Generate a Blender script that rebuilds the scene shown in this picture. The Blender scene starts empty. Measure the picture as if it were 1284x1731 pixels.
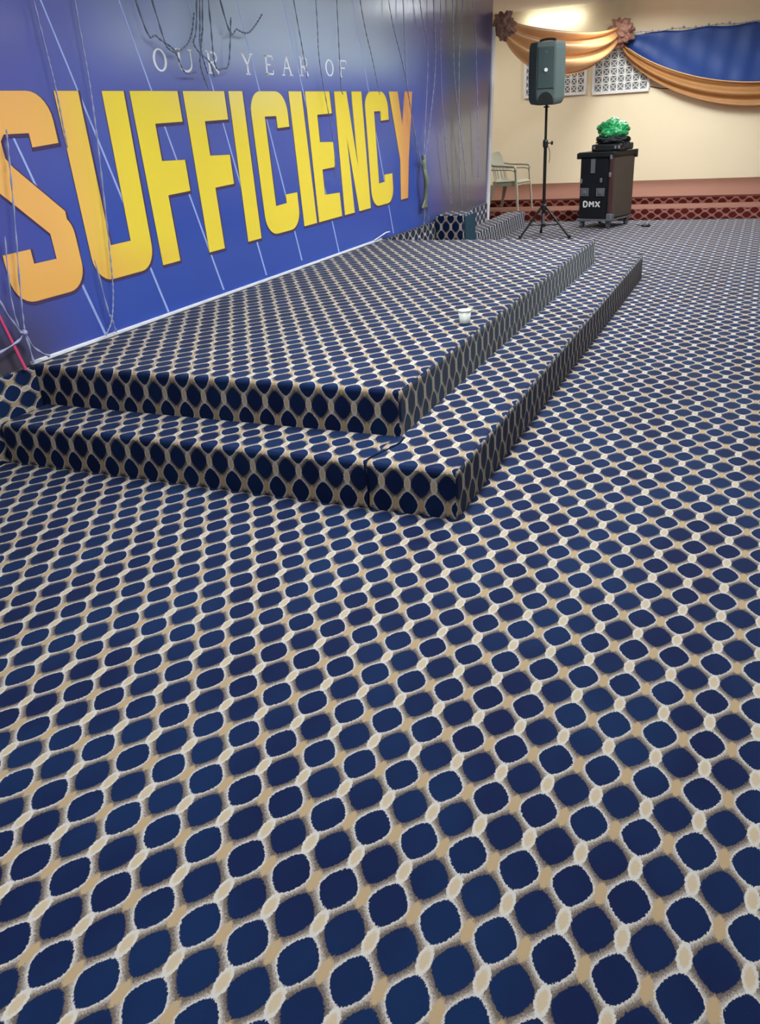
import bpy, bmesh, math, random
from mathutils import Vector, Matrix, noise
random.seed(7)
C = bpy.context.scene.collection
PI = math.pi

# ------------------------------------------------------------------ helpers
def lin(c):
    c = c / 255.0
    return c / 12.92 if c <= 0.04045 else ((c + 0.055) / 1.055) ** 2.4
def rgb(r, g, b): return (lin(r), lin(g), lin(b), 1.0)

class NT:
    """short-hand for building a material's node tree"""
    def __init__(s, name):
        s.m = bpy.data.materials.new(name); s.m.use_nodes = True
        s.t = s.m.node_tree; s.n = s.t.nodes; s.l = s.t.links
        s.b = s.n['Principled BSDF']
    def put(s, sock, v):
        if hasattr(v, 'is_output'): s.l.new(v, sock)
        else: sock.default_value = v
    def M(s, op, a, b=0.0, c=0.0):
        n = s.n.new('ShaderNodeMath'); n.operation = op
        for k, v in zip((0, 1, 2), (a, b, c)): s.put(n.inputs[k], v)
        return n.outputs[0]
    def step(s, a, lo, hi):
        n = s.n.new('ShaderNodeMapRange'); n.interpolation_type = 'SMOOTHSTEP'
        s.put(n.inputs[0], a); s.put(n.inputs[1], lo); s.put(n.inputs[2], hi)
        n.inputs[3].default_value = 0; n.inputs[4].default_value = 1
        return n.outputs[0]
    def mix(s, f, a, b):
        n = s.n.new('ShaderNodeMix'); n.data_type = 'RGBA'
        s.put(n.inputs[0], f); s.put(n.inputs[6], a); s.put(n.inputs[7], b)
        return n.outputs[2]
    def noise(s, scale, detail=2.0, vec=None, rough=0.5):
        n = s.n.new('ShaderNodeTexNoise'); n.inputs['Scale'].default_value = scale
        n.inputs['Detail'].default_value = detail; n.inputs['Roughness'].default_value = rough
        if vec is not None: s.l.new(vec, n.inputs['Vector'])
        return n.outputs[0]
    def coord(s, which='Object'):
        return s.n.new('ShaderNodeTexCoord').outputs[which]
    def sep(s, v):
        n = s.n.new('ShaderNodeSeparateXYZ'); s.l.new(v, n.inputs[0]); return n.outputs
    def bump(s, h, strength=0.3, dist=0.01):
        n = s.n.new('ShaderNodeBump'); n.inputs['Strength'].default_value = strength
        n.inputs['Distance'].default_value = dist; s.l.new(h, n.inputs['Height'])
        s.l.new(n.outputs[0], s.b.inputs['Normal'])
    def set(s, **k):
        for a, v in k.items(): s.put(s.b.inputs[a.replace('_', ' ')], v)
        return s

def plain(name, col, rough=0.5, metal=0.0, var=0.06, scale=12, bump=0.0, spec=0.5):
    t = NT(name)
    n = t.noise(scale, 3, t.coord())
    dark = tuple(c * (1 - var) for c in col[:3]) + (1,)
    lite = tuple(min(1, c * (1 + var)) for c in col[:3]) + (1,)
    t.set(Base_Color=t.mix(n, dark, lite), Roughness=rough, Metallic=metal)
    t.b.inputs['Specular IOR Level'].default_value = spec
    if bump: t.bump(n, bump)
    return t.m

def carpet(name, dark_a, dark_b, strand_a, strand_b, rim, white_node, tan_node, sheen=0.15):
    """woven ogee lattice: UV unit cell = one repeat across and one along"""
    t = NT(name)
    uv = t.coord('UV')
    jit = t.noise(26.0, 2.0, uv)
    j2 = t.noise(31.0, 2.0, uv)
    x, y, z = t.sep(uv)
    u = t.M('ADD', x, t.M('MULTIPLY', t.M('SUBTRACT', jit, 0.5), 0.075))
    v = t.M('ADD', y, t.M('MULTIPLY', t.M('SUBTRACT', j2, 0.5), 0.075))
    a = t.M('PINGPONG', u, 0.5); b = t.M('PINGPONG', v, 0.5)
    a2 = t.M('SUBTRACT', 0.5, a); b2 = t.M('SUBTRACT', 0.5, b)
    def ell(p, ru, q, rv, k):
        e = t.M('ADD', t.M('POWER', t.M('DIVIDE', p, ru), k), t.M('POWER', t.M('DIVIDE', q, rv), k))
        return t.M('POWER', e, 1.0 / k)
    r1 = ell(a, .365, b2, .305, 1.5)               # cell with a pale rim
    r2 = ell(a2, .375, b, .310, 1.45)                # cell without a rim
    rw = ell(a, .130, b, .19, 1.7)                 # rimmed node
    rt = ell(a2, .120, b2, .175, 1.7)               # plain tan node
    fib = t.noise(42.0, 3.0, uv, 0.75)
    fs = t.M('MULTIPLY', t.M('SUBTRACT', fib, .5), 2.4)
    grad = t.M('SUBTRACT', r2, r1)                  # >0 nearer the rimmed cell
    strand = t.mix(t.step(t.M('ADD', t.M('MULTIPLY', grad, -1.6), t.M('ADD', fs, .5)), 0.0, 1.0), strand_a, strand_b)
    col = t.mix(t.step(t.M('ADD', rt, t.M('MULTIPLY', fs, .15)), 1.12, .80), strand, tan_node)
    col = t.mix(t.step(rw, 1.10, 1.0), col, rim)
    col = t.mix(t.step(t.M('ADD', rw, t.M('MULTIPLY', fs, .2)), .80, .55), col, white_node)
    rm = t.step(t.M('ADD', r1, t.M('MULTIPLY', fs, .10)), 1.13, 1.05)
    col = t.mix(t.M('MULTIPLY', rm, .85), col, rim)
    big = t.noise(0.35, 2.0, uv)
    dark = t.mix(t.step(t.M('ADD', big, t.M('MULTIPLY', fib, .25)), .45, .8), dark_a, dark_b)
    col = t.mix(t.step(r1, 1.03, .98), col, dark)
    col = t.mix(t.step(t.M('ADD', r2, t.M('MULTIPLY', fs, .05)), 1.03, .96), col, dark)
    t.set(Base_Color=col, Roughness=0.9)
    t.b.inputs['Specular IOR Level'].default_value = 0.15
    t.b.inputs['Sheen Weight'].default_value = sheen
    t.b.inputs['Sheen Roughness'].default_value = 0.35
    t.b.inputs['Sheen Tint'].default_value = (.80, .96, 1.0, 1)
    t.bump(t.M('ADD', fib, t.M('MULTIPLY', rm, .4)), 0.25, 0.004)
    return t.m

def bm_new(): return bmesh.new()
def add_box(bm, lo, hi, rot=None, bevel=0.0, seg=2):
    r = bmesh.ops.create_cube(bm, size=1.0)
    c = [(a + b) / 2 for a, b in zip(lo, hi)]; d = [abs(b - a) for a, b in zip(lo, hi)]
    M = Matrix.Translation(c) @ (rot.to_4x4() if rot else Matrix.Identity(4)) @ Matrix.Diagonal((*d, 1))
    bmesh.ops.transform(bm, matrix=M, verts=r['verts'])
    if bevel:
        es = list({e for v in r['verts'] for e in v.link_edges})
        bmesh.ops.bevel(bm, geom=es, offset=bevel, segments=seg, affect='EDGES', profile=0.5)
def add_cyl(bm, p0, p1, r0, r1=None, seg=16):
    p0, p1 = Vector(p0), Vector(p1); r1 = r0 if r1 is None else r1
    d = p1 - p0
    r = bmesh.ops.create_cone(bm, cap_ends=True, segments=seg, radius1=r0, radius2=r1, depth=d.length)
    q = Vector((0, 0, 1)).rotation_difference(d.normalized())
    bmesh.ops.transform(bm, matrix=Matrix.Translation((p0 + p1) / 2) @ q.to_matrix().to_4x4(), verts=r['verts'])
def add_tube(bm, pts, rad, seg=8):
    """sweep a round section along pts; rad a number or a function of 0..1"""
    pts = [Vector(p) for p in pts]; rings = []
    n = len(pts)
    for i, p in enumerate(pts):
        d = (pts[min(i + 1, n - 1)] - pts[max(i - 1, 0)]).normalized()
        up = Vector((1, 0, 0)) if abs(d.x) < .8 else Vector((0, 1, 0))
        a = d.cross(up).normalized(); b = d.cross(a).normalized()
        r = rad(i / (n - 1)) if callable(rad) else rad
        rings.append([bm.verts.new(p + (a * math.cos(2 * PI * k / seg) + b * math.sin(2 * PI * k / seg)) * r) for k in range(seg)])
    for A, B in zip(rings, rings[1:]):
        for k in range(seg):
            bm.faces.new((A[k], A[(k + 1) % seg], B[(k + 1) % seg], B[k]))
    bm.faces.new(rings[0][::-1]); bm.faces.new(rings[-1])
def add_lathe(bm, prof, seg=24, M=None):
    rings = []
    for r, z in prof:
        rings.append([bm.verts.new((r * math.cos(2 * PI * k / seg), r * math.sin(2 * PI * k / seg), z)) for k in range(seg)])
    for A, B in zip(rings, rings[1:]):
        for k in range(seg):
            bm.faces.new((A[k], A[(k + 1) % seg], B[(k + 1) % seg], B[k]))
    if prof[0][0] > 1e-4: bm.faces.new(rings[0][::-1])
    if prof[-1][0] > 1e-4: bm.faces.new(rings[-1])
    if M:
        bmesh.ops.transform(bm, matrix=M, verts=[v for R in rings for v in R])
def add_prism(bm, poly, f0, f1):
    """poly: 2-D outline; f0/f1 map an outline point to the near and far 3-D faces"""
    A = [bm.verts.new(f0(*p)) for p in poly]; B = [bm.verts.new(f1(*p)) for p in poly]
    n = len(poly)
    fa = bm.faces.new(A); fb = bm.faces.new(B[::-1])
    for k in range(n): bm.faces.new((A[k], B[k], B[(k + 1) % n], A[(k + 1) % n]))
    bm.normal_update()
    bmesh.ops.triangulate(bm, faces=[fa, fb])
def smooth_pts(pts, n=12):
    """Catmull-Rom through the given points"""
    P = [Vector(p) for p in pts]
    if len(P) < 3: return [P[0].lerp(P[1], i / n) for i in range(n + 1)]
    out = []
    for i in range(len(P) - 1):
        p0 = P[max(i - 1, 0)]; p1 = P[i]; p2 = P[i + 1]; p3 = P[min(i + 2, len(P) - 1)]
        for k in range(n):
            t = k / n
            out.append(0.5 * ((2 * p1) + (p2 - p0) * t + (2 * p0 - 5 * p1 + 4 * p2 - p3) * t * t + (3 * p1 - p0 - 3 * p2 + p3) * t ** 3))
    out.append(P[-1]); return out
def obj(name, bm, mat, parent=None, loc=None, smooth=False, label=None):
    bmesh.ops.recalc_face_normals(bm, faces=bm.faces[:])
    me = bpy.data.meshes.new(name); bm.to_mesh(me); bm.free()
    if mat: me.materials.append(mat)
    if smooth:
        for p in me.polygons: p.use_smooth = True
    o = bpy.data.objects.new(name, me); C.objects.link(o)
    if parent: o.parent = parent
    if loc: o.location = loc
    if label: o['label'] = label
    return o
def thing(name, label, cat, loc=(0, 0, 0), rotz=0.0, group=None):
    o = bpy.data.objects.new(name, None); C.objects.link(o)
    o.empty_display_size = .1
    o.location = loc; o.rotation_euler = (0, 0, rotz); o['label'] = label; o['category'] = cat
    if group: o['group'] = group
    return o
def tag(o, label, cat, group=None):
    o['label'] = label; o['category'] = cat
    if group: o['group'] = group
    return o
def struct(name, bm, mat, parent=None, smooth=False, label=None):
    o = obj(name, bm, mat, parent, smooth=smooth)
    if not parent: o['kind'] = 'structure'
    if label: o['label'] = label
    return o

# ------------------------------------------------------------------ materials
EA, EB = 0.11787, 0.18517           # carpet repeat across / along, metres
M_blue = carpet('blue_ogee_carpet', rgb(8, 23, 62), rgb(10, 35, 74), rgb(162, 154, 147), rgb(94, 84, 76),
                rgb(188, 184, 178), rgb(180, 164, 138), rgb(166, 144, 112))
M_red = carpet('red_ogee_carpet', rgb(84, 24, 24), rgb(98, 32, 30), rgb(160, 114, 100), rgb(144, 98, 86),
               rgb(168, 122, 108), rgb(172, 126, 110), rgb(164, 116, 100), sheen=0.2)
M_redtop = plain('terracotta_carpet', rgb(120, 84, 72), 0.95, var=0.10, scale=5, bump=.1, spec=.1)
M_teal = plain('plain_teal_carpet', rgb(38, 62, 76), 0.9, var=0.15, scale=20, bump=.1, spec=.1)
M_seam = plain('navy_carpet_edge', rgb(10, 20, 46), 0.95, spec=.1)
M_wall = plain('cream_wall_paint', rgb(236, 226, 196), 0.85, var=0.03, scale=2.0, bump=.02)
M_white = plain('white_ceiling_paint', rgb(232, 232, 226), 0.9, var=0.02, scale=2.0)
M_strip = plain('white_plastic_strip', rgb(226, 228, 236), 0.45, var=0.05, scale=30)
M_black = plain('black_plastic', rgb(22, 24, 26), 0.45, var=0.15, scale=40)
M_blackmetal = plain('black_painted_metal', rgb(30, 28, 27), 0.4, metal=.3, var=0.1)
M_speaker = plain('charcoal_speaker_plastic', rgb(78, 92, 90), 0.42, var=0.08, scale=60, bump=.05)
M_grille = plain('speaker_grille_metal', rgb(62, 78, 80), 0.55, metal=.2, var=0.15, scale=200)
M_steel = plain('brushed_steel', rgb(170, 172, 174), 0.35, metal=.8, var=0.08)
M_greymetal = plain('grey_case_metal', rgb(120, 124, 132), 0.45, metal=.5, var=0.1)
M_casefront = plain('black_case_laminate', rgb(17, 20, 26), 0.4, var=0.2, scale=8)
M_caseside = plain('dark_olive_case_laminate', rgb(74, 68, 60), 0.5, var=0.12, scale=6)
M_caseedge = plain('dark_red_case_edge', rgb(70, 42, 42), 0.45, var=0.15)
M_whiteprint = plain('white_print', rgb(232, 232, 228), 0.6)
M_chair = plain('sage_grey_plastic', rgb(178, 176, 154), 0.4, var=0.06, scale=8)
M_gold = plain('gold_satin', rgb(204, 154, 100), 0.5, var=0.12, scale=7)
M_goldband = plain('bronze_satin', rgb(166, 120, 70), 0.5, var=0.12, scale=7)
M_bluecloth = plain('royal_blue_satin', rgb(26, 68, 146), 0.5, var=0.12, scale=9)
M_rose = plain('brown_satin_rosette', rgb(150, 112, 98), 0.6, var=0.3, scale=14)
M_silver = plain('silver_lilac_tinsel', rgb(150, 156, 194), 0.4, metal=.1, var=0.3, scale=60)
M_wire = plain('dark_twisted_wire', rgb(106, 118, 140), 0.6, var=0.35, scale=60)
M_olive = plain('olive_tinsel', rgb(122, 132, 112), 0.45, metal=.2, var=0.3, scale=60)
M_pink = plain('pink_ribbon', rgb(206, 66, 112), 0.5, var=0.1)
M_cup = plain('white_cup_plastic', rgb(222, 230, 222), 0.35, var=0.03)
M_tan = plain('tan_swag_trim', rgb(206, 166, 118), 0.55)
M_windowwhite = plain('white_window_paint', rgb(226, 230, 230), 0.5, var=.04)
M_bag = plain('green_bag_plastic', rgb(36, 150, 84), 0.28, var=0.25, scale=9)
M_blackcloth = plain('black_cloth', rgb(26, 34, 36), 0.8, var=.25, scale=9)

t = NT('window_glass'); t.set(Base_Color=rgb(140, 148, 154), Roughness=0.25); M_glass = t.m

# printed vinyl banner: blue field that greys to violet towards the far end
t = NT('printed_blue_vinyl')
x, y, z = t.sep(t.coord('Object'))
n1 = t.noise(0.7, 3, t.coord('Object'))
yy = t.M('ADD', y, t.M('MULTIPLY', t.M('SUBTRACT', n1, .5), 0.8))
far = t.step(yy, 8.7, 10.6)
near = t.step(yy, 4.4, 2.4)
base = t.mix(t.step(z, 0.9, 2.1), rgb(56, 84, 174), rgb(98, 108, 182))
print_glow = t.M('MULTIPLY', t.step(z, 1.72, 2.12), t.M('MULTIPLY', t.step(yy, 3.7, 5.6), t.step(yy, 10.0, 8.0)))  # pale top centre: print gradient that also stands in for ceiling gloss
base = t.mix(t.M('MULTIPLY', print_glow, .9), base, rgb(182, 200, 222))
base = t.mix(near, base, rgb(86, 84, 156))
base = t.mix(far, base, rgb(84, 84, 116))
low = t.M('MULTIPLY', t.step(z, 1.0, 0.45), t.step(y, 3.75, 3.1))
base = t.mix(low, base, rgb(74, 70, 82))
oli = t.M('MULTIPLY', t.step(yy, 9.9, 10.5), t.step(yy, 11.5, 11.0))
base = t.mix(t.M('MULTIPLY', oli, .7), base, rgb(86, 92, 90))
t.set(Base_Color=base, Roughness=0.16)
t.b.inputs['Specular IOR Level'].default_value = 0.45
t.bump(t.noise(1.6, 2, t.coord('Object')), 0.05, 0.02)
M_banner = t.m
# lettering: yellow in the middle of the word, orange at both ends, paler near the top centre
t = NT('printed_yellow_letters')
x, y, z = t.sep(t.coord('Object'))
c = t.mix(t.step(y, 4.45, 3.55), rgb(246, 222, 70), rgb(244, 184, 104))
c = t.mix(t.step(y, 8.25, 8.9), c, rgb(228, 160, 98))
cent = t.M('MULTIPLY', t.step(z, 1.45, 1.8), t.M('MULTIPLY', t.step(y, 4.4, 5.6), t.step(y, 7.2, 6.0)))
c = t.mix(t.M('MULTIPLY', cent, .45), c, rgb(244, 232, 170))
lowo = t.M('MULTIPLY', t.step(z, 1.0, .76), t.step(y, 5.2, 4.0))
c = t.mix(t.M('MULTIPLY', lowo, .5), c, rgb(236, 176, 80))
t.set(Base_Color=c, Roughness=0.3); M_letter = t.m
M_shadow = plain('printed_letter_shadow', rgb(74, 56, 96), 0.3, var=.05)
M_ray = plain('printed_light_ray', rgb(160, 180, 236), 0.3, var=.1)
M_tag = plain('printed_pale_letters', rgb(240, 244, 252), 0.3, var=.05)

# ------------------------------------------------------------------ setting
XW = -3.53                           # face of the banner wall
CEIL = 3.2
YB = 17.2                            # cream end wall
XR = 7.5
def quad_uv(bm, fn):
    L = bm.loops.layers.uv.verify()
    for f in bm.faces:
        for l in f.loops: l[L].uv = fn(l.vert.co, f)
X0, Y0 = -0.6006 * 1.5, 0.6702 * 1.5
bm = bm_new(); add_box(bm, (-8.2, -2.5, -.1), (XR, YB, 0))
quad_uv(bm, lambda c, f: ((c.x - X0) / EA, (c.y - Y0) / EB))
struct('floor', bm, M_blue, label='navy carpet with a cream and grey ogee lattice')
bm = bm_new(); add_box(bm, (-8.2, -2.5, CEIL), (XR, YB, CEIL + .1)); struct('ceiling', bm, M_white)
def yend(z): return 11.80 + (z - .43) * .135          # the wall end leans slightly
bm = bm_new(); add_prism(bm, [(-2.5, 0), (yend(0), 0), (yend(CEIL), CEIL), (-2.5, CEIL)], lambda y, z: (XW - .012, y, z), lambda y, z: (XW - .16, y, z)); struct('wall_left', bm, M_wall)
bm = bm_new(); add_box(bm, (-8.2, YB, 0), (XR, YB + .15, CEIL)); struct('wall_back', bm, M_wall)
bm = bm_new(); add_box(bm, (XR, -2.5, 0), (XR + .15, YB, CEIL)); struct('wall_right', bm, M_wall)
bm = bm_new(); add_box(bm, (-8.2, -2.65, 0), (XR, -2.5, CEIL)); struct('wall_front', bm, M_wall)
bm = bm_new(); add_box(bm, (-8.35, -2.5, 0), (-8.2, YB, CEIL)); struct('wall_side', bm, M_wall)
# pale edge strip where the banner wall ends, and the pale strip along the foot of the banner
bm = bm_new(); add_prism(bm, [(yend(0) + .001, 0), (yend(0) + .11, 0), (yend(2.56) + .11, 2.56), (yend(2.56) + .001, 2.56)], lambda y, z: (XW + .02, y, z), lambda y, z: (XW - .18, y, z)); struct('trim_1', bm, M_strip)
bm = bm_new(); add_box(bm, (XW, 3.25, .432), (XW + .018, 8.07, .452), bevel=.004)
bm2_pts = [(XW + .02, 7.86, .455), (XW + .05, 8.10, .50), (XW + .03, 8.24, .49)]
add_tube(bm, bm2_pts, .006, 6)
struct('baseboard_left', bm, M_strip)

# lattice windows in the end wall
def window(name, x0, x1, z0, z1):
    w = bm_new(); add_box(w, (x0, YB - .012, z0), (x1, YB - .004, z1)); root = struct(name, w, M_glass)
    f = bm_new()
    for a, b, c, d in ((x0 - .04, x1 + .04, z0 - .05, z0), (x0 - .04, x1 + .04, z1, z1 + .05), (x0 - .05, x0, z0, z1), (x1, x1 + .05, z0, z1)):
        add_box(f, (a, YB - .05, c), (b, YB - .004, d), bevel=.004)
    struct('window_frame', f, M_windowwhite, root)
    g = bm_new(); n = round((x1 - x0) / .125); m = round((z1 - z0) / .125)
    dx = (x1 - x0) / n; dz = (z1 - z0) / m
    for i in range(1, n): add_box(g, (x0 + i * dx - .013, YB - .04, z0), (x0 + i * dx + .013, YB - .02, z1))
    for k in range(1, m): add_box(g, (x0, YB - .036, z0 + k * dz - .010), (x1, YB - .022, z0 + k * dz + .010))
    for i in range(n):
        for k in range(m):
            cx, cz = x0 + (i + .5) * dx, z0 + (k + .5) * dz
            for sg in (-1, 1):
                a = math.atan2(dz, dx) * sg
                r = Matrix.Rotation(-a, 3, 'Y')
                L = math.hypot(dx, dz) / 2
                add_box(g, (cx - L, YB - .033, cz - .006), (cx + L, YB - .024, cz + .006), rot=r)
    struct('lattice', g, M_windowwhite, root)
window('window_1', -4.35, -3.28, 1.82, 2.52)
window('window_2', -3.08, -2.16, 1.80, 2.54)

# ------------------------------------------------------------------ stage
def carpet_box(name, lo, hi, ukey, parent, mat=M_blue, nose=.022, split=None, soft=True):
    """carpeted block with rounded nosing; ukey(co, normal, centre) -> uv"""
    bm = bm_new(); add_box(bm, lo, hi)
    if nose:
        es = [e for e in bm.edges if all(abs(v.co.z - hi[2]) < 1e-5 for v in e.verts)]
        es += [e for e in bm.edges if abs(e.verts[0].co.z - e.verts[1].co.z) > .01]
        bmesh.ops.bevel(bm, geom=es, offset=nose, segments=4, affect='EDGES', profile=.5)
    if split is not None:
        bmesh.ops.bisect_plane(bm, geom=bm.verts[:] + bm.edges[:] + bm.faces[:], plane_co=(split, 0, 0), plane_no=(1, 0, 0))
    bmesh.ops.recalc_face_normals(bm, faces=bm.faces[:])
    quad_uv(bm, lambda c, f: ukey(c, f.normal, f.calc_center_median()))
    return obj(name, bm, mat, parent)
def stage_uv(xnode, yf, ztop, zwhite, seam=None, shift=0.0):
    vtop = (ztop - zwhite) / EB
    def k(c, n, m):
        if n.x > .72 and abs(n.y) < .6:                               # side riser
            return ((c.y - yf) / EA + .25, (c.z - zwhite) / EB)
        u = (c.x - xnode) / EA
        if seam is not None and m.x < seam: u += shift
        return (u, vtop + ((c.y - yf) - (ztop - c.z)) / EB)
    return k
stage = thing('stage', 'two-step stage wrapped in navy ogee carpet at the foot of the yellow-lettered banner', 'stage', (-2.3, 5.5, 0))
def at_root(o, root):
    o.matrix_parent_inverse = Matrix.Translation(root.location).inverted()
    return o
SX = -1.40
carpet_low = at_root(carpet_box('step', (XW + .036, 2.92, 0), (-1.0, 8.62, .215), stage_uv(-1.099, 2.92, .215, .138, SX, .38), stage, split=SX), stage)
at_root(carpet_box('platform', (XW, 3.25, .2), (-1.375, 8.09, .43), stage_uv(-1.483, 3.25, .43, .332), stage), stage)
bm = bm_new()
add_tube(bm, smooth_pts([(SX, 2.913, .01), (SX + .004, 2.914, .10), (SX - .006, 2.916, .19), (SX - .01, 2.95, .214), (SX + .02, 3.06, .215), (SX + .05, 3.16, .217), (SX + .045, 3.24, .216)], 6), .0045, 6)
at_root(obj('carpet_seam', bm, M_seam, stage, smooth=True, label='dark seam where two carpet pieces meet'), stage)

def plinth_uv(c, n, m): return ((c.z + .02) / EA, (c.y) / EB) if n.x > .5 else ((c.x) / EA, c.y / EB)
for lo, hi, lab in (((XW, -2.4, 0), (XW + .035, 3.245, .43), 'low navy carpeted kerb running on past the near end of the stage'),
                    ((XW, 8.095, 0), (XW + .035, 11.74, .43), 'low navy carpeted kerb under the banner beyond the stage')):
    tag(carpet_box('carpeted_kerb', lo, hi, plinth_uv, None, nose=.01), lab, 'kerb')
side = thing('side_stair', 'small carpeted stair block beside the banner between the stage and the plastic chair', 'stairs', (-3.3, 11, 0))
def side_uv(c, n, m):
    if abs(n.y) > .7: return (c.x / EA, c.z / EB)
    if n.x > .7: return (c.y / EA, c.z / EB)
    return (c.x / EA, c.y / EB)
at_root(carpet_box('top_step', (XW + .036, 9.6, 0), (-3.15, 10.05, .50), side_uv, side), side)
at_root(carpet_box('low_step', (XW + .036, 10.05, 0), (-3.22, 12.75, .205), side_uv, side), side)
bm = bm_new(); add_box(bm, (-3.155, 9.64, .01), (-3.135, 10.04, .48), bevel=.01)
at_root(obj('side_panel', bm, M_teal, side, label='plain dark teal side panel'), side)

# red carpeted dais at the end wall
dais = thing('dais', 'low dais with red patterned risers below the cream end wall', 'platform', (0, 15.3, 0))
def red_uv(c, n, m):
    if n.y < -.6: return (c.z / EA + .05, c.x / EB)
    return (c.y / EA, c.x / EB)
at_root(carpet_box('step', (-8.1, 13.32, 0), (XR - .05, 14.1, .15), red_uv, dais, M_red, nose=.012), dais)
at_root(carpet_box('riser', (-8.1, 14.0, .14), (XR - .05, 14.08, .235), red_uv, dais, M_red, nose=.006), dais)
bm = bm_new(); add_box(bm, (-8.1, 14.0, .232), (XR - .05, YB - .002, .262), bevel=.006)
at_root(obj('platform', bm, M_redtop, dais, label='plain terracotta top'), dais)
# pale tread sits on the lower step
bm = bm_new(); add_box(bm, (-8.1, 13.335, .149), (XR - .05, 14.0, .153))
at_root(obj('tread', bm, M_redtop, dais, label='plain terracotta tread'), dais)

# ------------------------------------------------------------------ banner
bnr = thing('banner', 'glossy blue wall banner with large yellow word SUFFICIENCY', 'banner', (XW, 7, .45))
def onbanner(o): o.matrix_parent_inverse = Matrix.Translation(bnr.location).inverted(); return o
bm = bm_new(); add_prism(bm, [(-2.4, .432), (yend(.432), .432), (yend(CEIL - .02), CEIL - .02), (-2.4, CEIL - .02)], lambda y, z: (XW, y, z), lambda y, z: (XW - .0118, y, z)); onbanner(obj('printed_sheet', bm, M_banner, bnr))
ZT, ZB = 1.755, .75
def arc(cx, cz, ry, rz, a0, a1, n=7):
    return [(cx + ry * math.cos(math.radians(a0 + (a1 - a0) * i / n)), cz + rz * math.sin(math.radians(a0 + (a1 - a0) * i / n))) for i in range(n + 1)]
def map_l(y, z):                     # unit print -> wall: slight lean and rise measured on the wall
    return (y + .045 * (ZT - z), z + (.0055 * (y - 3.4) if z > 1.25 else .0022 * (y - 3.4)))
LETTERS = []
# S
LETTERS.append(arc(3.645, 1.615, .142, .14, 90, 0) + [(3.787, 1.505), (3.592, 1.492), (3.592, 1.56), (3.422, 1.56), (3.392, 1.53), (3.392, 1.45), (3.43, 1.405), (3.715, 1.165)]
    + arc(3.60, 1.04, .148, .13, 40, 0, 4) + [(3.748, .885)] + arc(3.608, .885, .14, .14, 0, -90) + arc(3.345, .885, .14, .14, -90, -180) + [(3.205, 1.005), (3.398, 1.008), (3.398, .933), (3.566, .933), (3.566, 1.065), (3.24, 1.345)]
    + arc(3.30, 1.47, .10, .10, 215, 180, 3) + [(3.20, 1.62)] + arc(3.335, 1.615, .135, .14, 180, 90))
# U
LETTERS.append([(3.842, ZT), (4.028, ZT), (4.018, .94), (4.204, .94), (4.222, ZT), (4.414, ZT), (4.392, .90)] + arc(4.252, .895, .14, .145, 0, -90) + arc(3.975, .895, .14, .145, -90, -180) + [(3.835, .92)])
def Fl(y0, y1, st):
    return [(y0, ZT), (y1, ZT), (y1, 1.578), (y0 + st, 1.574), (y0 + st, 1.360), (y1 - .045, 1.352), (y1 - .045, 1.166), (y0 + st, 1.16), (y0 + st, ZB), (y0, ZB)]
LETTERS.append(Fl(4.468, 4.946, .188))
LETTERS.append(Fl(5.004, 5.490, .196))
LETTERS.append([(5.545, ZT), (5.728, ZT), (5.717, ZB), (5.524, ZB)])
def Cl(y0, y1, st):
    r = (y1 - y0) * .30
    return (arc(y1 - r, ZT - r * .9, r, r * .9, 90, 0) + [(y1, 1.505), (y1 - st, 1.50), (y1 - st, 1.585), (y0 + st, 1.585), (y0 + st, .955), (y1 - st, .96), (y1 - st, 1.025), (y1 + .005, 1.025)]
            + [(y1 + .005, ZB + r)] + arc(y1 - r + .005, ZB + r * .9, r, r * .9, 0, -90) + arc(y0 + r, ZB + r * .9, r, r * .9, -90, -180) + arc(y0 + r, ZT - r * .9, r, r * .9, 180, 90))
LETTERS.append(Cl(5.812, 6.362, .188))
LETTERS.append([(6.412, ZT), (6.626, ZT), (6.660, ZB), (6.428, ZB)])
LETTERS.append([(6.690, ZT), (7.135, ZT), (7.145, 1.585), (6.865, 1.58), (6.865, 1.37), (7.115, 1.36), (7.118, 1.17), (6.862, 1.165), (6.862, .96), (7.155, .952), (7.165, ZB), (6.700, ZB)])
LETTERS.append([(7.225, ZT), (7.475, ZT), (7.600, 1.12), (7.580, ZT), (7.800, ZT), (7.815, ZB), (7.545, ZB), (7.402, 1.40), (7.440, ZB), (7.225, ZB)])
LETTERS.append(Cl(7.860, 8.412, .20))
LETTERS.append([(8.455, ZT), (8.690, ZT), (8.768, 1.44), (8.880, ZT), (9.100, ZT), (8.900, 1.14), (8.815, ZB), (8.615, ZB), (8.655, 1.14)])
def outset(poly, d):
    n = len(poly); out = []
    A = sum(poly[i][0] * poly[(i + 1) % n][1] - poly[(i + 1) % n][0] * poly[i][1] for i in range(n))
    sgn = 1 if A > 0 else -1
    for i in range(n):
        p0, p1, p2 = Vector(poly[i - 1]), Vector(poly[i]), Vector(poly[(i + 1) % n])
        a, b = (p1 - p0), (p2 - p1)
        if a.length < 1e-6 or b.length < 1e-6: out.append(poly[i]); continue
        a.normalize(); b.normalize()
        na, nb = Vector((a.y, -a.x)) * sgn, Vector((b.y, -b.x)) * sgn
        m = na + nb
        if m.length < .2: out.append(tuple(p1 + na * d)); continue
        m.normalize(); out.append(tuple(p1 + m * d / max(.5, m.dot(na))))
    return out
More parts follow.
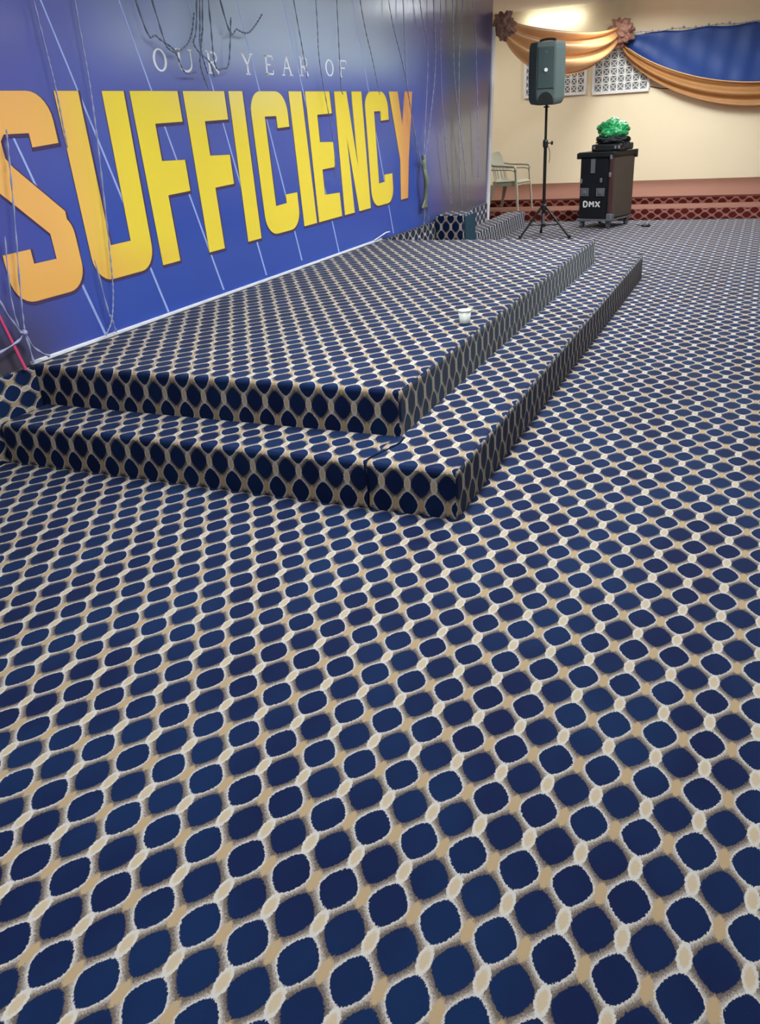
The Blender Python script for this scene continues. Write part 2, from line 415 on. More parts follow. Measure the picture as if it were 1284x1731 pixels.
for P in LETTERS:
    Q = [map_l(*p) for p in P]
    bm = bm_new()
    add_prism(bm, Q, lambda y, z: (XW + .004, y, z), lambda y, z: (XW, y, z))
    le = onbanner(obj('letter', bm, M_letter, bnr))
    bm = bm_new()
    add_prism(bm, [(y + .009, z - .009) for y, z in outset(Q, .010)], lambda y, z: (XW + .002, y, z), lambda y, z: (XW, y, z))
    sh = obj('letter_shadow', bm, M_shadow, le)
    le['label'] = 'printed letter in yellow to orange'
# printed light rays
bm = bm_new()
for (ya, za), (yb, zb) in [((3.33, 2.02), (3.864, .455)), ((3.86, 2.24), (4.492, .455)), ((4.44, 2.42), (5.165, .474)), ((5.18, 2.36), (5.778, .474)), ((5.80, 2.33), (6.377, .494)), ((6.44, 2.46), (7.094, .455)), ((7.72, 2.56), (8.415, .452))]:
    w = .010
    add_prism(bm, [(ya - w * .6, za), (ya + w * .6, za), (yb + w, zb), (yb - w, zb)], lambda y, z: (XW + .0012, y, z), lambda y, z: (XW, y, z))
onbanner(obj('printed_light_rays', bm, M_ray, bnr))
# small line above: OUR YEAR OF, thin serif capitals
def stroke(bm, pts, w):
    for (a, b) in zip(pts, pts[1:]):
        a, b = Vector(a), Vector(b); d = (b - a).normalized(); nrm = Vector((-d.y, d.x)) * w / 2
        add_prism(bm, [tuple(a + nrm), tuple(b + nrm), tuple(b - nrm), tuple(a - nrm)], lambda y, z: (XW + .002, y, z), lambda y, z: (XW, y, z))
def serif(bm, y, z, w=.045): stroke(bm, [(y - w / 2, z), (y + w / 2, z)], .009)
def tag_letter(bm, ch, y0, y1, zb, zt):
    K, k = .021, .010; m = (y0 + y1) / 2; h = zt - zb
    if ch == 'O':
        ro = [(m + (y1 - y0) / 2 * math.cos(a * PI / 12), (zb + zt) / 2 + h / 2 * math.sin(a * PI / 12)) for a in range(24)]
        ri = [(m + ((y1 - y0) / 2 - K) * math.cos(a * PI / 12), (zb + zt) / 2 + (h / 2 - k) * math.sin(a * PI / 12)) for a in range(24)]
        for i in range(24):
            j = (i + 1) % 24
            add_prism(bm, [ro[i], ro[j], ri[j], ri[i]], lambda y, z: (XW + .002, y, z), lambda y, z: (XW, y, z))
    elif ch == 'U':
        stroke(bm, [(y0 + .025, zt), (y0 + .025, zb + .04)], K); stroke(bm, [(y1 - .02, zt), (y1 - .02, zb + .04)], k)
        stroke(bm, arc(m, zb + .045, (y1 - y0) / 2 - .022, .04, 180, 360, 8), .013)
        serif(bm, y0 + .025, zt, .06); serif(bm, y1 - .02, zt)
    elif ch == 'R':
        stroke(bm, [(y0 + .025, zt), (y0 + .025, zb)], K); serif(bm, y0 + .025, zb, .06); serif(bm, y0 + .02, zt, .05)
        zm = zb + h * .48
        stroke(bm, [(y0 + .03, zt - .005)] + arc(y1 - .045, (zt + zm) / 2, .035, (zt - zm) / 2 - .005, 90, -90, 8) + [(y0 + .03, zm)], .012)
        stroke(bm, [(m, zm), (y1, zb)], K)
    elif ch == 'Y':
        stroke(bm, [(y0 + .02, zt), (m, zb + h * .45)], K); stroke(bm, [(y1 - .02, zt), (m, zb + h * .45)], k); stroke(bm, [(m, zb + h * .47), (m, zb)], K)
        serif(bm, y0 + .02, zt, .05); serif(bm, y1 - .02, zt); serif(bm, m, zb, .06)
    elif ch in 'EF':
        stroke(bm, [(y0 + .025, zt), (y0 + .025, zb)], K); serif(bm, y0 + .025, zb, .05)
        stroke(bm, [(y0, zt - .005), (y1, zt - .005), (y1, zt - .03)], k); stroke(bm, [(y0 + .025, zb + h * .52), (y1 - .03, zb + h * .52)], k)
        if ch == 'E': stroke(bm, [(y0, zb + .005), (y1, zb + .005), (y1 + .003, zb + .03)], k)
    elif ch == 'A':
        stroke(bm, [(y0 + .02, zb), (m, zt)], k); stroke(bm, [(m, zt), (y1 - .02, zb)], K); stroke(bm, [(m - .035, zb + h * .38), (m + .035, zb + h * .38)], k)
        serif(bm, y0 + .02, zb); serif(bm, y1 - .02, zb, .055)
for ch, y0, y1 in (('O', 4.746, 4.884), ('U', 4.995, 5.170), ('R', 5.33, 5.460), ('Y', 5.765, 5.925), ('E', 6.09, 6.210), ('A', 6.345, 6.510), ('R', 6.64, 6.780), ('O', 7.10, 7.255), ('F', 7.368, 7.513)):
    bm = bm_new(); zz = (y0 - 4.75) * .0085
    tag_letter(bm, ch, y0, y1, 1.870 + zz, 1.998 + zz)
    onbanner(obj('small_letter', bm, M_tag, bnr, label='small white printed serif capital'))

# ------------------------------------------------------------------ strings and garlands hanging in front of the banner
XS = XW + .04
def garland(name, pts, rad, mat, label, cat, group=None, hang=True, x=XS, twist=True):
    P = [(x + .004 * ((i * 7) % 3), y, z) for i, (y, z) in enumerate(pts)]
    if hang:
        y0, z0 = pts[0]; y1, z1 = pts[1]
        s = (y0 - y1) / max(.1, z0 - z1); s = max(-.25, min(.25, s))
        P = [(x - .01, y0 + s * (CEIL - z0), CEIL), (x, y0, z0)] + P[1:]
    P = smooth_pts(P, 16)
    bm = bm_new()
    ph = random.random() * 6
    n = len(P)
    L = sum((b - a).length for a, b in zip(P, P[1:]))
    fr = L / .085
    add_tube(bm, P, (lambda t_: rad * (1 + .45 * math.sin(t_ * fr * 2 * PI + ph))) if twist else rad, 6)
    o = obj(name, bm, mat, smooth=True)
    return tag(o, label, cat, group)
SL = 'thin silvery tinsel string hanging between the orange Y and the banner edge'
SG = 'tinsel strings beyond the last letter'
for pts in ([(8.849, 2.474), (8.866, 1.808), (9.19, 1.05)], [(9.35, 2.51), (9.488, 2.096), (9.23, 1.05)], [(9.73, 2.538), (9.727, 2.047), (9.509, 1.523), (9.28, 1.05)],
            [(10.365, 2.585), (10.388, 1.883), (10.685, 1.037), (10.834, .502)], [(10.709, 2.61), (10.554, 2.132), (10.50, 1.0), (10.6, .5)],
            [(9.95, 2.55), (9.909, 1.876), (10.003, 1.202), (10.177, .567)], [(11.15, 2.62), (11.212, 2.409), (11.265, 1.492), (11.302, .787)]):
    garland('tinsel_string', pts, .0048, M_silver, SL, 'string', SG)
SL2 = 'thin grey string hanging over the later letters of SUFFICIENCY'
for pts in ([(6.584, 2.309), (6.657, 1.957), (6.66, 1.86)], [(6.939, 2.335), (6.919, 1.965), (7.053, 1.382), (7.048, 1.096)], [(7.327, 2.363), (7.29, 1.84), (7.31, 1.75)],
            [(7.842, 2.4), (8.0, 2.05), (8.121, 1.752)], [(8.51, 2.449), (8.761, 2.019), (8.914, 1.645), (9.12, 1.05)]):
    garland('hanging_string', pts, .0036, M_wire, SL2, 'string', 'strings over the later letters')
# bunch where strings are tied together beyond the Y
bm = bm_new()
for k in range(9):
    a = random.uniform(-.05, .05); b = random.uniform(-.05, .05)
    add_tube(bm, smooth_pts([(XS + random.uniform(0, .03), 9.22 + a, 1.10 + random.uniform(-.03, .06)), (XS + .03 + random.uniform(0, .03), 9.22 + b * .6, .92), (XS + .02, 9.24 + a * .8, .74), (XS + .01, 9.24 + b * 2, .62)], 8), lambda t_: .021 * (1 - .35 * t_), 6)
tag(obj('tinsel_bunch', bm, M_olive, smooth=True), 'knotted bunch of olive tinsel hanging beyond the orange Y', 'tinsel')
for pts, lab in (([(9.23, .70), (9.2, .5), (9.129, .38)], 'loose tinsel tail nearer the orange Y under the olive bunch'), ([(9.26, .70), (9.33, .55), (9.322, .38)], 'loose tinsel tail farther from the orange Y under the olive bunch')):
    garland('tinsel_tail', pts, .006, M_olive, lab, 'string', hang=False, x=XS + .01)
for pts, lab in (([(3.795, 2.105), (3.816, 1.765), (3.81, 1.48)], 'pale string hanging between the big S and U from above'),
                 ([(3.249, 1.096), (3.191, .813), (3.189, .646), (3.213, .619)], 'pale string before the big S going down to the knot at floor level'),
                 ([(3.42, 1.58), (3.403, 1.512), (3.349, 1.254), (3.26, .8), (3.225, .621)], 'pale string crossing the big S down to the knot at floor level'),
                 ([(4.094, 2.127), (4.085, 1.796), (4.057, 1.5), (3.997, .931), (3.954, .7), (3.89, .539), (3.823, .46)], 'pale string running down inside the big U to the stage edge')):
    garland('pale_string', pts, .0042, M_silver, lab, 'string', hang=(pts[0][1] > 1.6))
garland('pale_string', [(3.855, .886), (3.875, .612), (3.89, .539), (3.918, .455)], .005, M_silver, 'short pale string below the big U crossing another string', 'string', hang=False)
for pts, lab in (([(3.05, 1.0), (3.114, .784), (3.184, .632), (3.213, .619)], 'pale cord slanting in from the picture edge to the knot below the big S'),
                 ([(3.213, .619), (3.224, .54), (3.224, .45)], 'pale cord tail dropping straight from the knot below the big S'),
                 ([(3.213, .619), (3.264, .518), (3.342, .46)], 'pale cord tail curling from the knot towards the white base strip'),
                 ([(3.213, .619), (3.16, .585), (3.0, .555)], 'pale cord tail crossing the pink ribbon near the knot')):
    garland('pale_string', pts, .0062, M_silver, lab, 'cord', hang=False, x=XS + .006)
bm = bm_new(); bmesh.ops.create_icosphere(bm, subdivisions=2, radius=.016)
for v in bm.verts: v.co *= 1 + .35 * noise.noise(v.co * 60)
tag(obj('cord_knot', bm, M_silver, loc=(XS + .012, 3.213, .619), smooth=True), 'small pale knot of cords below the big S', 'knot')
bm = bm_new(); add_prism(bm, [(3.02, .94), (3.032, .94), (3.176, .432), (3.158, .432)], lambda y, z: (XS + .012, y, z), lambda y, z: (XS + .006, y, z))
tag(obj('pink_ribbon', bm, M_pink), 'pink ribbon slanting against the wall near the stage corner', 'ribbon')
WL = 'dark twisted wire looped in front of the banner around the words OUR YEAR'
for pts in ([(4.627, 2.157), (4.749, 2.052), (4.897, 1.987), (4.99, 1.869), (5.108, 1.871)], [(4.782, 2.168), (4.867, 1.985), (5.03, 2.015), (5.129, 2.095), (5.178, 2.206)],
            [(5.212, 2.208), (5.131, 2.029), (5.274, 1.934), (5.322, 1.848)], [(5.279, 2.213), (5.232, 2.084), (5.166, 1.913), (5.233, 1.777)],
            [(5.25, 2.22), (5.20, 2.02), (5.24, 1.86)],
            [(5.362, 2.219), (5.342, 1.926), (5.43, 1.90), (5.527, 1.942), (5.61, 2.21)], [(5.542, 2.205), (5.676, 2.144), (5.804, 2.13), (5.939, 2.189), (6.038, 2.261)]):
    garland('twisted_wire', pts, .0048, M_wire, WL, 'wire', 'wire loops at the top of the banner', x=XS + .01)

# ------------------------------------------------------------------ swags on the end wall
def cloth(name, fn, nu, nv, mat, parent=None, thick=.006):
    bm = bm_new()
    V = [[bm.verts.new(fn(i / nu, k / nv)) for k in range(nv + 1)] for i in range(nu + 1)]
    for i in range(nu):
        for k in range(nv): bm.faces.new((V[i][k], V[i + 1][k], V[i + 1][k + 1], V[i][k + 1]))
    o = obj(name, bm, mat, parent, smooth=True)
    s = o.modifiers.new('thickness', 'SOLIDIFY'); s.thickness = thick
    return o
A, B = Vector((-3.42, 12.26, 2.56)), Vector((-2.67, 17.08, 2.72))
def swag1(u, v):
    p = A.lerp(B, u)
    env = (4 * u * (1 - u)) ** .8
    sag = .05 + .58 * v ** 1.1
    fold = .075 * math.sin(v * 5.5 * PI + 1.2 * math.sin(u * 3)) * env + .10 * env * math.sin(v * PI)
    pinch = (1 - env) * (.10 - .22 * v)
    return p + Vector((fold * .9, -fold * .25, -sag * env + pinch + .015 * math.sin(v * 17 + u * 5) * env))
tag(cloth('gold_swag', swag1, 48, 44, M_gold), 'pleated gold satin swag between the two brown rosettes behind the loudspeaker', 'drape')
XL, XE = -2.62, 2.35
def swagtop(u): return 2.55 - .78 * (4 * u * (1 - u)) ** .85
def swag2(u, v):
    x = XL + (XE - XL) * u; env = (4 * u * (1 - u)) ** .5
    th = .09 + .28 * env
    fold = .03 * math.sin(v * 4 * PI + u * 4) + .03 * math.sin(v * PI)
    return Vector((x, YB - .14 - fold, swagtop(u) - th * v))
bronze = tag(cloth('bronze_swag', swag2, 60, 24, M_goldband), 'broad bronze satin band hanging under the royal blue cloth', 'drape')
def valance(u, v):
    x = XL + .03 + (XE - XL - .06) * u
    zt = 2.66 - .015 * math.sin(u * 40)
    zb = swagtop(u) - .04
    fold = .022 * math.sin((1 - v) * 9 + u * 30) * .6 + .02 * math.sin(u * 85 + v * 2)
    return Vector((x, YB - .07 + fold * .5, zt + (min(zb, zt - .02) - zt) * v))
val = tag(cloth('blue_valance', valance, 120, 14, M_bluecloth), 'royal blue satin cloth filling the space above the bronze swag', 'drape')
bm = bm_new()
add_tube(bm, [(XL + (XE - XL) * i / 40, YB - .19, swagtop(i / 40) - .005) for i in range(1, 40)], .012, 6)
obj('piping', bm, M_tan, bronze, smooth=True, label='thin tan piping along the top edge')
bm = bm_new()
for k in range(46):
    x = -2.3 + k * .1 + random.uniform(-.03, .03)
    bmesh.ops.create_icosphere(bm, subdivisions=1, radius=random.uniform(.012, .026), matrix=Matrix.Translation((x, YB - .12, 2.675 + random.uniform(-.012, .02))))
add_tube(bm, [(-2.5 + .1 * i, YB - .12, 2.675 + .01 * math.sin(i)) for i in range(49)], .006, 5)
obj('fringe', bm, M_silver, val, smooth=True, label='silvery bobble fringe along the top')
def rosette(loc, r, lab):
    bm = bm_new(); bmesh.ops.create_icosphere(bm, subdivisions=5, radius=1)
    for v in bm.verts:
        d = v.co.normalized(); a = math.atan2(d.z, d.x)
        f = 1 + .20 * math.sin(a * 7 + 3 * noise.noise(d * 2)) * (1 - abs(d.y)) + .30 * noise.noise(d * 3.1 + Vector(loc)) + .16 * noise.noise(d * 7)
        v.co = Vector((d.x * r * f, d.y * r * .75 * f, d.z * r * f))
    return tag(obj('rosette', bm, M_rose, loc=loc, smooth=True), lab, 'rosette')
rosette((-3.42, 12.24, 2.57), .145, 'brown satin rosette at the top corner of the banner wall')
rosette((-2.64, 16.98, 2.70), .20, 'brown satin rosette between the gold swag and the blue cloth')
bm = bm_new(); add_tube(bm, smooth_pts([(-2.1, YB - .02, 1.83), (-1.9, YB - .02, 1.78), (-1.6, YB - .02, 1.77), (-1.3, YB - .02, 1.80), (-1.1, YB - .03, 1.86)], 8), .007, 6)
tag(obj('wall_cable', bm, M_blackmetal, smooth=True), 'thin cable drooping along the cream wall below the lattice window', 'cable')

# ------------------------------------------------------------------ loudspeaker on its stand
SPX, SPY = -2.665, 11.56
st = thing('speaker_stand', 'slim black tripod stand carrying the loudspeaker', 'stand', (SPX, SPY, 0))
bm = bm_new(); add_cyl(bm, (0, 0, .30), (0, 0, 1.18), .021); obj('lower_pole', bm, M_blackmetal, st, smooth=False)
bm = bm_new(); add_cyl(bm, (0, 0, 1.0), (0, 0, 1.60), .0165); obj('upper_pole', bm, M_blackmetal, st)
bm = bm_new(); add_cyl(bm, (0, 0, .12), (0, 0, .34), .019); obj('centre_tube', bm, M_greymetal, st, label='grey lower tube')
bm = bm_new(); add_lathe(bm, [(.028, 1.10), (.034, 1.115), (.034, 1.175), (.026, 1.195)], 16); col = obj('collar', bm, M_black, st)
bm = bm_new(); add_cyl(bm, (.03, 0, 1.15), (.075, -.01, 1.152), .006); add_lathe(bm, [(.012, -.012), (.024, -.006), (.024, .008), (.012, .014)], 12, Matrix.Translation((.085, -.012, 1.152)) @ Matrix.Rotation(PI / 2, 4, 'Y')); obj('knob', bm, M_black, col)
bm = bm_new(); add_tube(bm, smooth_pts([(.03, 0, 1.12), (.055, 0, 1.06), (.06, 0, .98), (.05, 0, .92)], 6), .004, 6); obj('strap', bm, M_black, st, smooth=True)
bm = bm_new(); add_lathe(bm, [(.03, .335), (.042, .345), (.042, .40), (.028, .415)], 16); obj('hub', bm, M_black, st)
bm = bm_new(); add_lathe(bm, [(.026, .13), (.034, .135), (.034, .165), (.026, .17)], 16); obj('lower_collar', bm, M_black, st)
for tx, ty in ((-2.93, 11.36), (-2.28, 11.40), (-2.78, 11.93)):
    dx, dy = tx - SPX, ty - SPY
    L = math.hypot(dx, dy); dx, dy = dx / L, dy / L
    bm = bm_new(); add_cyl(bm, (dx * .035, dy * .035, .375), (dx * L, dy * L, .015), .0155, .0135, 10); lg = obj('leg', bm, M_blackmetal, st)
    bm = bm_new(); add_lathe(bm, [(.016, 0), (.02, .004), (.02, .035), (.014, .045)], 12, Matrix.Translation((dx * L, dy * L, 0))); obj('rubber_foot', bm, M_black, lg)
    bm = bm_new(); add_cyl(bm, (dx * .03, dy * .03, .15), (dx * L * .58, dy * L * .58, .165), .007, .007, 8); obj('brace', bm, M_blackmetal, st)

sp = thing('loudspeaker', 'charcoal loudspeaker with a white badge on a tripod stand', 'speaker', (SPX, SPY, 1.575), math.radians(8))
sec = [(-.115, -.20), (.115, -.20), (.225, -.085), (.195, .16), (.11, .20), (-.11, .20), (-.195, .16), (-.225, -.085)]
bm = bm_new()
rings = []
for z, k in ((0, .86), (.03, .93), (.09, .975), (.36, 1.0), (.63, .98), (.685, .95), (.71, .90)):
    rings.append([bm.verts.new((x * k, y * k + .10 * (z - .35) * 0, z - (.035 * (1 if z < .05 else 0) * (abs(x) / .225) * -1))) for x, y in sec])
for R0, R1 in zip(rings, rings[1:]):
    for k in range(8): bm.faces.new((R0[k], R0[(k + 1) % 8], R1[(k + 1) % 8], R1[k]))
bm.faces.new(rings[0][::-1]); bm.faces.new(rings[-1])
bmesh.ops.bevel(bm, geom=bm.edges[:], offset=.006, segments=2, affect='EDGES')
obj('cabinet', bm, M_speaker, sp)
bm = bm_new(); add_box(bm, (-.10, -.206, .20), (.10, -.19, .655), bevel=.006)
gr = obj('grille', bm, M_grille, sp, label='dark perforated grille')
bm = bm_new(); add_cyl(bm, (0, -.209, .60), (0, -.204, .60), .014, seg=16); obj('tweeter_cap', bm, M_speaker, gr)
bm = bm_new(); add_cyl(bm, (.0, -.216, .405), (.0, -.205, .405), .021, seg=20); obj('badge', bm, M_whiteprint, sp, label='round white badge')
bm = bm_new()
add_prism(bm, arc(0, .05, .095, .115, 0, 180, 12) + [(-.095, .03), (.095, .03)], lambda y, z: (y, -.204, z), lambda y, z: (y, -.188, z))
obj('port', bm, M_black, sp, label='dark arched bass port')
bm = bm_new(); add_tube(bm, smooth_pts([(-.10, 0, .705), (-.085, 0, .735), (0, 0, .745), (.085, 0, .735), (.10, 0, .705)], 6), .014, 8); obj('handle', bm, M_black, sp, smooth=True)
bm = bm_new(); add_cyl(bm, (0, 0, -.012), (0, 0, .005), .035); obj('pole_mount', bm, M_black, sp)

# ------------------------------------------------------------------ flight case
fc = thing('flight_case', 'black wheeled flight case with DMX lettering in front of the dais', 'case', (-1.905, 12.3, 0), math.radians(-18))
W, D = .52, .66
bm = bm_new(); add_box(bm, (-W + .02, .02, .115), (-.02, D - .02, .93), bevel=.008); obj('body', bm, M_casefront, fc)
bm = bm_new(); add_box(bm, (-.022, .05, .14), (-.002, D - .03, .92), bevel=.004); obj('side_panel', bm, M_caseside, fc, label='dark olive brown side panel')
bm = bm_new(); add_box(bm, (-W + .03, .004, .13), (-.09, .024, .90), bevel=.004); dr = obj('door', bm, M_casefront, fc, label='black front door')
bm = bm_new(); add_box(bm, (-.055, -.002, .14), (-.006, .05, .93), bevel=.006); obj('edge_strip', bm, M_caseedge, fc, label='dark red brown corner strip')
bm = bm_new(); add_box(bm, (-W - .015, -.01, .92), (.012, D + .01, .985), bevel=.012); add_box(bm, (-W - .03, -.012, .90), (-W + .03, .05, .975), bevel=.008); add_box(bm, (-.03, D - .05, .88), (.025, D + .012, .985), bevel=.008); obj('lid', bm, M_black, fc)
for x in (-.475, -.235):
    bm = bm_new(); add_box(bm, (x, -.006, .425), (x + .125, .006, .53), bevel=.004); la = obj('latch', bm, M_greymetal, fc, label='grey recessed butterfly latch plate')
    bm = bm_new(); add_box(bm, (x + .035, -.014, .455), (x + .09, -.005, .50), bevel=.003); obj('latch_wing', bm, M_steel, la)
bm = bm_new(); add_box(bm, (-.335, -.004, .72), (-.27, .006, .90), bevel=.004); obj('strap', bm, M_greymetal, fc, label='grey vertical strap')
for x, z in ((-.47, .62), (-.17, .63), (-.04, .70), (-.035, .92)):
    bm = bm_new(); add_box(bm, (x - .018, -.012, z - .03), (x + .018, .004, z + .03), bevel=.008); obj('bracket', bm, M_steel, fc)
bm = bm_new(); add_box(bm, (-W + .0, -.006, .095), (-.06, .03, .125), bevel=.004); add_box(bm, (-W, .03, .10), (0, D, .122)); obj('base_rail', bm, M_greymetal, fc, label='grey base rail')
bm = bm_new(); add_box(bm, (-.065, -.012, .10), (-.0, .05, .20), bevel=.01); add_box(bm, (-.04, .02, .10), (.006, .10, .19), bevel=.01); obj('corner_guard', bm, M_greymetal, fc)
# lettering DMX from strokes
bm = bm_new()
def fstroke(pts, w=.019):
    for a, b in zip(pts, pts[1:]):
        a, b = Vector(a), Vector(b); d = (b - a).normalized(); nn = Vector((-d.y, d.x)) * w / 2
        add_prism(bm, [tuple(a + nn), tuple(b + nn), tuple(b - nn), tuple(a - nn)], lambda y, z: (y, .0005, z), lambda y, z: (y, .005, z))
xb, zb_, zt_ = -.42, .285, .355
fstroke([(xb, zb_), (xb, zt_), (xb + .035, zt_), (xb + .055, zt_ - .02), (xb + .055, zb_ + .02), (xb + .035, zb_), (xb, zb_)])
fstroke([(xb + .09, zb_), (xb + .09, zt_), (xb + .12, zb_ + .03), (xb + .15, zt_), (xb + .15, zb_)])
fstroke([(xb + .18, zb_), (xb + .245, zt_)]); fstroke([(xb + .18, zt_), (xb + .245, zb_)])
obj('lettering', bm, M_whiteprint, fc, label='white letters DMX')
for x, y in ((-W + .06, .06), (-.06, .06), (-W + .06, D - .07), (-.06, D - .07)):
    bm = bm_new(); add_box(bm, (x - .03, y - .03, .078), (x + .03, y + .03, .10)); add_box(bm, (x - .026, y - .02, .04), (x - .019, y + .02, .08)); add_box(bm, (x + .019, y - .02, .04), (x + .026, y + .02, .08))
    ca = obj('caster', bm, M_greymetal, fc)
    bm = bm_new(); add_cyl(bm, (x - .017, y, .042), (x + .017, y, .042), .042, seg=20); obj('wheel', bm, M_greymetal, ca)
# folded black cover and small gear box on the case, green bag on top
Rz = Matrix.Rotation(math.radians(-18), 4, 'Z')
def on_case(x, y, z): return tuple(Vector((-1.905, 12.3, 0)) + (Rz @ Vector((x, y, z))))
box = thing('gear_box', 'small black gear box lying on the flight case under the green bag', 'box', on_case(-.20, .34, .985), math.radians(-12))
bm = bm_new(); add_box(bm, (-.21, -.24, 0), (.21, .24, .09), bevel=.02, seg=3); obj('body', bm, M_black, box)
for x in (-.17, .13, .18):
    bm = bm_new(); add_box(bm, (x - .015, -.252, .03), (x + .015, -.236, .07), bevel=.005); obj('catch', bm, M_steel, box)
bm = bm_new()
for k in range(3): add_tube(bm, smooth_pts([(.21, -.2 + .1 * k, .02), (.24, -.18 + .1 * k, .06), (.20, -.15 + .1 * k, .105), (.1, -.1 + .1 * k, .096)], 5), .008, 6)
obj('cable', bm, M_blackcloth, box, smooth=True)
bag_at = on_case(-.20, .33, 1.075)
def blob(name, mat, loc, rx, ry, rz, amp, fq, lab, cat, seed=0):
    bm = bm_new(); bmesh.ops.create_icosphere(bm, subdivisions=5, radius=1)
    for v in bm.verts:
        d = v.co.normalized(); s = Vector((seed, seed * .7, 0))
        f = 1 + amp * noise.noise(d * fq + s) + amp * .7 * abs(noise.noise(d * fq * 2.1 + s)) - amp * .5 * abs(noise.noise(d * fq * 4.3 + s))
        zz = d.z * rz * f
        v.co = Vector((d.x * rx * f, d.y * ry * f, max(zz, -rz * .62) + rz * .62))
    return tag(obj(name, bm, mat, loc=loc, smooth=True), lab, cat)
blob('black_cloth', M_blackcloth, bag_at, .215, .21, .075, .25, 2.0, 'crumpled black cloth between the gear box and the green bag', 'cloth', 3)
blob('plastic_bag', M_bag, (bag_at[0], bag_at[1], bag_at[2] + .085), .20, .18, .135, .30, 1.7, 'crumpled green plastic bag on top of the flight case', 'bag', 1)

# ------------------------------------------------------------------ monobloc chair
ch = thing('plastic_chair', 'sage grey plastic armchair standing on the dais step beside the banner edge', 'chair', (-3.68, 13.62, .153), math.radians(-10))
def shell(name, fn, nu, nv, th, par, keep=None):
    bm = bm_new()
    V = [[bm.verts.new(fn(i / nu, k / nv)) for k in range(nv + 1)] for i in range(nu + 1)]
    for i in range(nu):
        for k in range(nv):
            if keep is None or keep((i + .5) / nu, (k + .5) / nv): bm.faces.new((V[i][k], V[i + 1][k], V[i + 1][k + 1], V[i][k + 1]))
    o = obj(name, bm, M_chair, par, smooth=True)
    s = o.modifiers.new('thickness', 'SOLIDIFY'); s.thickness = th
    return o
# local: +x is the way the chair faces
shell('seat', lambda u, v: (-.21 + .45 * u, (-.22 + .44 * v) * (1 - .05 * (1 - u)), .42 - .03 * math.sin(PI * v) * math.sin(PI * min(1, u * 1.1)) + .02 * u - (.03 * max(0, u - .88) / .12)), 14, 14, .012, ch)
def back(u, v):
    w = .225 * (1 - .10 * u) * (1 if u < .7 else math.sqrt(max(.02, 1 - ((u - .7) / .32) ** 2)) * .55 + .45)
    yv = (-1 + 2 * v)
    return (-.20 - .12 * u + .05 * yv * yv, w * yv, .40 + .45 * u)
shell('backrest', back, 22, 20, .010, ch, keep=lambda u, v: not (.10 < u < .50 and .12 < v < .88 and (int(v * 20) % 4 in (1, 2))))
for s in (-1, 1):
    bm = bm_new()
    P = smooth_pts([(-.27, .235 * s, .68), (-.12, .265 * s, .655), (.10, .275 * s, .645), (.19, .27 * s, .63), (.215, .265 * s, .58)], 6)
    add_tube(bm, P, .017, 8)
    P = smooth_pts([(-.24, .235 * s, .60), (-.05, .262 * s, .595), (.14, .268 * s, .59), (.20, .265 * s, .56)], 6); add_tube(bm, P, .010, 8)
    obj('armrest', bm, M_chair, ch, smooth=True)
    # front leg runs up to the armrest, rear leg splays back: each an angle-section post
    for nm, a, b in (('leg', (.215, .265 * s, .60), (.265, .275 * s, 0)), ('leg', (-.19, .215 * s, .43), (-.29, .265 * s, 0))):
        bm = bm_new(); a, b = Vector(a), Vector(b); wd = .028
        rear = a.x < 0
        q0, q1 = (.034, .026) if not rear else (.062, .030)
        sx = -1 if not rear else 1
        prof = lambda w: [(0, 0), (sx * w, 0), (sx * w, -.007 * s), (sx * .008, -.007 * s), (sx * .008, -w * s), (0, -w * s)]
        A_ = [bm.verts.new(a + Vector((x, y, 0))) for x, y in prof(q0)]; B_ = [bm.verts.new(b + Vector((x, y, 0))) for x, y in prof(q1)]
        bm.faces.new(A_); bm.faces.new(B_[::-1])
        for k in range(6): bm.faces.new((A_[k], B_[k], B_[(k + 1) % 6], A_[(k + 1) % 6]))
        obj('leg', bm, M_chair, ch)
bm = bm_new()
for s in (-1, 1): add_box(bm, (-.20, .20 * s - .006, .36), (.22, .20 * s + .006, .415))
add_box(bm, (.215, -.22, .37), (.227, .22, .425)); add_box(bm, (-.2, -.2, .36), (-.19, .2, .415))
obj('seat_apron', bm, M_chair, ch)

# ------------------------------------------------------------------ small things
cup = thing('paper_cup', 'small white cup standing near the edge of the stage top', 'cup', (-1.50, 4.58, .431))
bm = bm_new(); add_lathe(bm, [(.034, 0), (.036, .004), (.044, .085), (.041, .085), (.034, .008), (.0001, .006)], 28); obj('cup_wall', bm, M_cup, cup, smooth=True)
bm = bm_new(); add_lathe(bm, [(.042, .084), (.047, .087), (.047, .094), (.042, .095), (.0001, .093)], 28); obj('lid', bm, M_cup, cup, smooth=True)
cup.scale = (.84, .84, .80)
bm = bm_new(); bmesh.ops.create_icosphere(bm, subdivisions=3, radius=1)
for v in bm.verts:
    f = 1 + .4 * noise.noise(v.co * 2.0); v.co = Vector((v.co.x * .06 * f, v.co.y * .045 * f, max(v.co.z * .03 * f, -.012) + .012))
tag(obj('cloth_scrap', bm, M_black, loc=(-1.45, 12.52, 0), smooth=True), 'small black scrap on the carpet beside the flight case', 'scrap')
bm = bm_new(); add_tube(bm, smooth_pts([(-1.62, 12.75, .006), (-1.56, 12.66, .006), (-1.50, 12.60, .006), (-1.46, 12.55, .008)], 6), .006, 6)
tag(obj('floor_cable', bm, M_black, smooth=True), 'short black cable on the carpet from the flight case to the black scrap', 'cable')

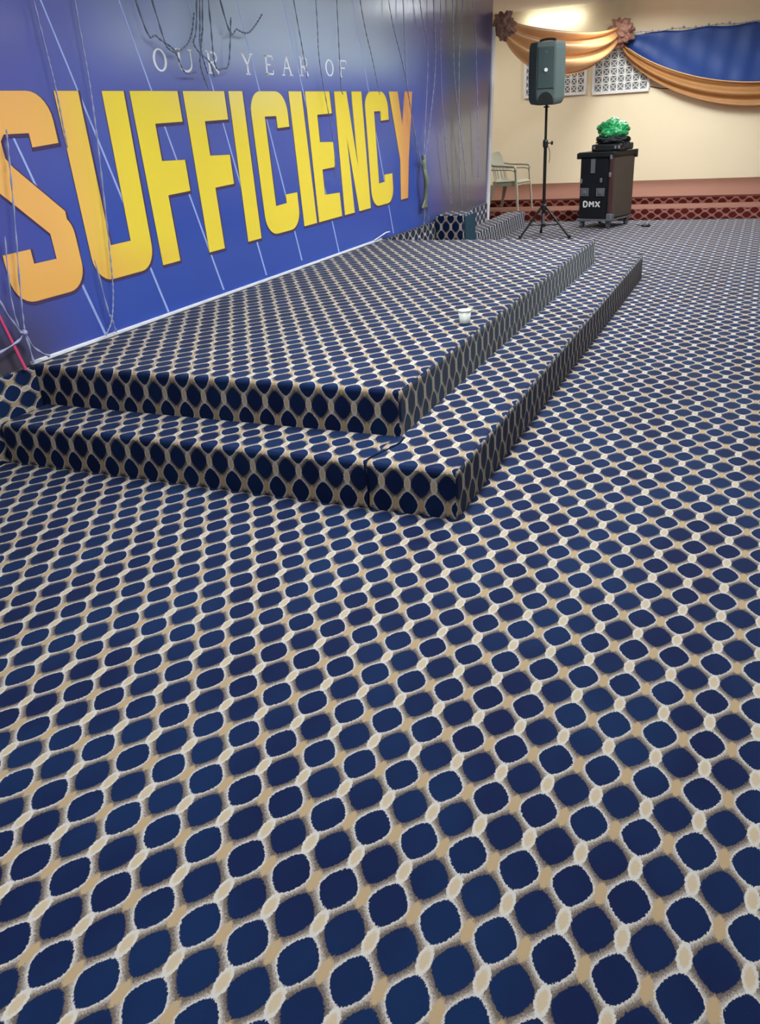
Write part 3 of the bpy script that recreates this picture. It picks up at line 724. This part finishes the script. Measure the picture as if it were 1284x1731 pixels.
# ------------------------------------------------------------------ light
def area(name, loc, sx, sy, power, col=(1, 1, 1), rot=(0, 0, 0)):
    l = bpy.data.lights.new(name, 'AREA'); l.shape = 'RECTANGLE'; l.size = sx; l.size_y = sy; l.energy = power; l.color = col
    o = bpy.data.objects.new(name, l); C.objects.link(o); o.location = loc; o.rotation_euler = rot
    return o
cool = (.93, .97, 1.0)
for x, sp_deg, k in ((-1.25, 150, .95), (4.0, 105, .8)):
    for y, p in ((-.2, .45), (3.4, .9), (7.0, 1), (10.6, 1), (14.6, .95)):
        l = area('ceiling_area_light', (x, y, CEIL - .06), .5, 1.5, 92 * p * k, cool); l.data.spread = math.radians(sp_deg)
        area('ceiling_fill_light', (x, y, CEIL - .32), .4, 1.5, 44 * p, cool, (PI, 0, 0))  # up-facing fill added to brighten the ceiling, standing in for tube spill
l = area('ceiling_area_light', (-2.3, 15.6, CEIL - .06), .4, 1.3, 42, (1, .98, .93)); l.data.spread = math.radians(165)
area('ceiling_area_light', (-5.4, 14.8, CEIL - .06), .5, 1.5, 70, (1, .98, .93))  # unseen lamp added to brighten the end wall behind the banner wall
area('wall_tube_light', (-3.85, YB - .20, 3.04), 1.0, .10, 4, (1, .95, .84), (math.radians(60), 0, 0))
w = bpy.data.worlds.new('room_air'); bpy.context.scene.world = w; w.use_nodes = True
w.node_tree.nodes['Background'].inputs[0].default_value = (.8, .87, 1, 1); w.node_tree.nodes['Background'].inputs[1].default_value = .3

# ------------------------------------------------------------------ camera
cd = bpy.data.cameras.new('camera'); cam = bpy.data.objects.new('camera', cd); C.objects.link(cam)
F, PITCH, ROLL, YAW = 1390.0, .44701455, -.06374323, -.4338278
cp, sp_ = math.cos(PITCH), math.sin(PITCH)
fw = Vector((math.sin(YAW) * cp, math.cos(YAW) * cp, -sp_))
r = Vector((math.cos(YAW), -math.sin(YAW), 0)); u = r.cross(fw)
c_, s_ = math.cos(ROLL), math.sin(ROLL)
R = c_ * r + s_ * u; U = -s_ * r + c_ * u
m = Matrix((R, U, -fw)).transposed().to_4x4(); m.translation = (0, 0, 1.5)
cam.matrix_world = m
cd.sensor_fit = 'VERTICAL'; cd.sensor_height = 24.0; cd.lens = F / 1731.0 * 24.0
cd.shift_y = 11.5 / 1731.0
cd.clip_start = .05
sc = bpy.context.scene; sc.camera = cam
vs = sc.view_settings
vs.view_transform = 'Standard'; vs.look = 'None'; vs.exposure = 0.0; vs.gamma = 1.0; vs.use_curve_mapping = False
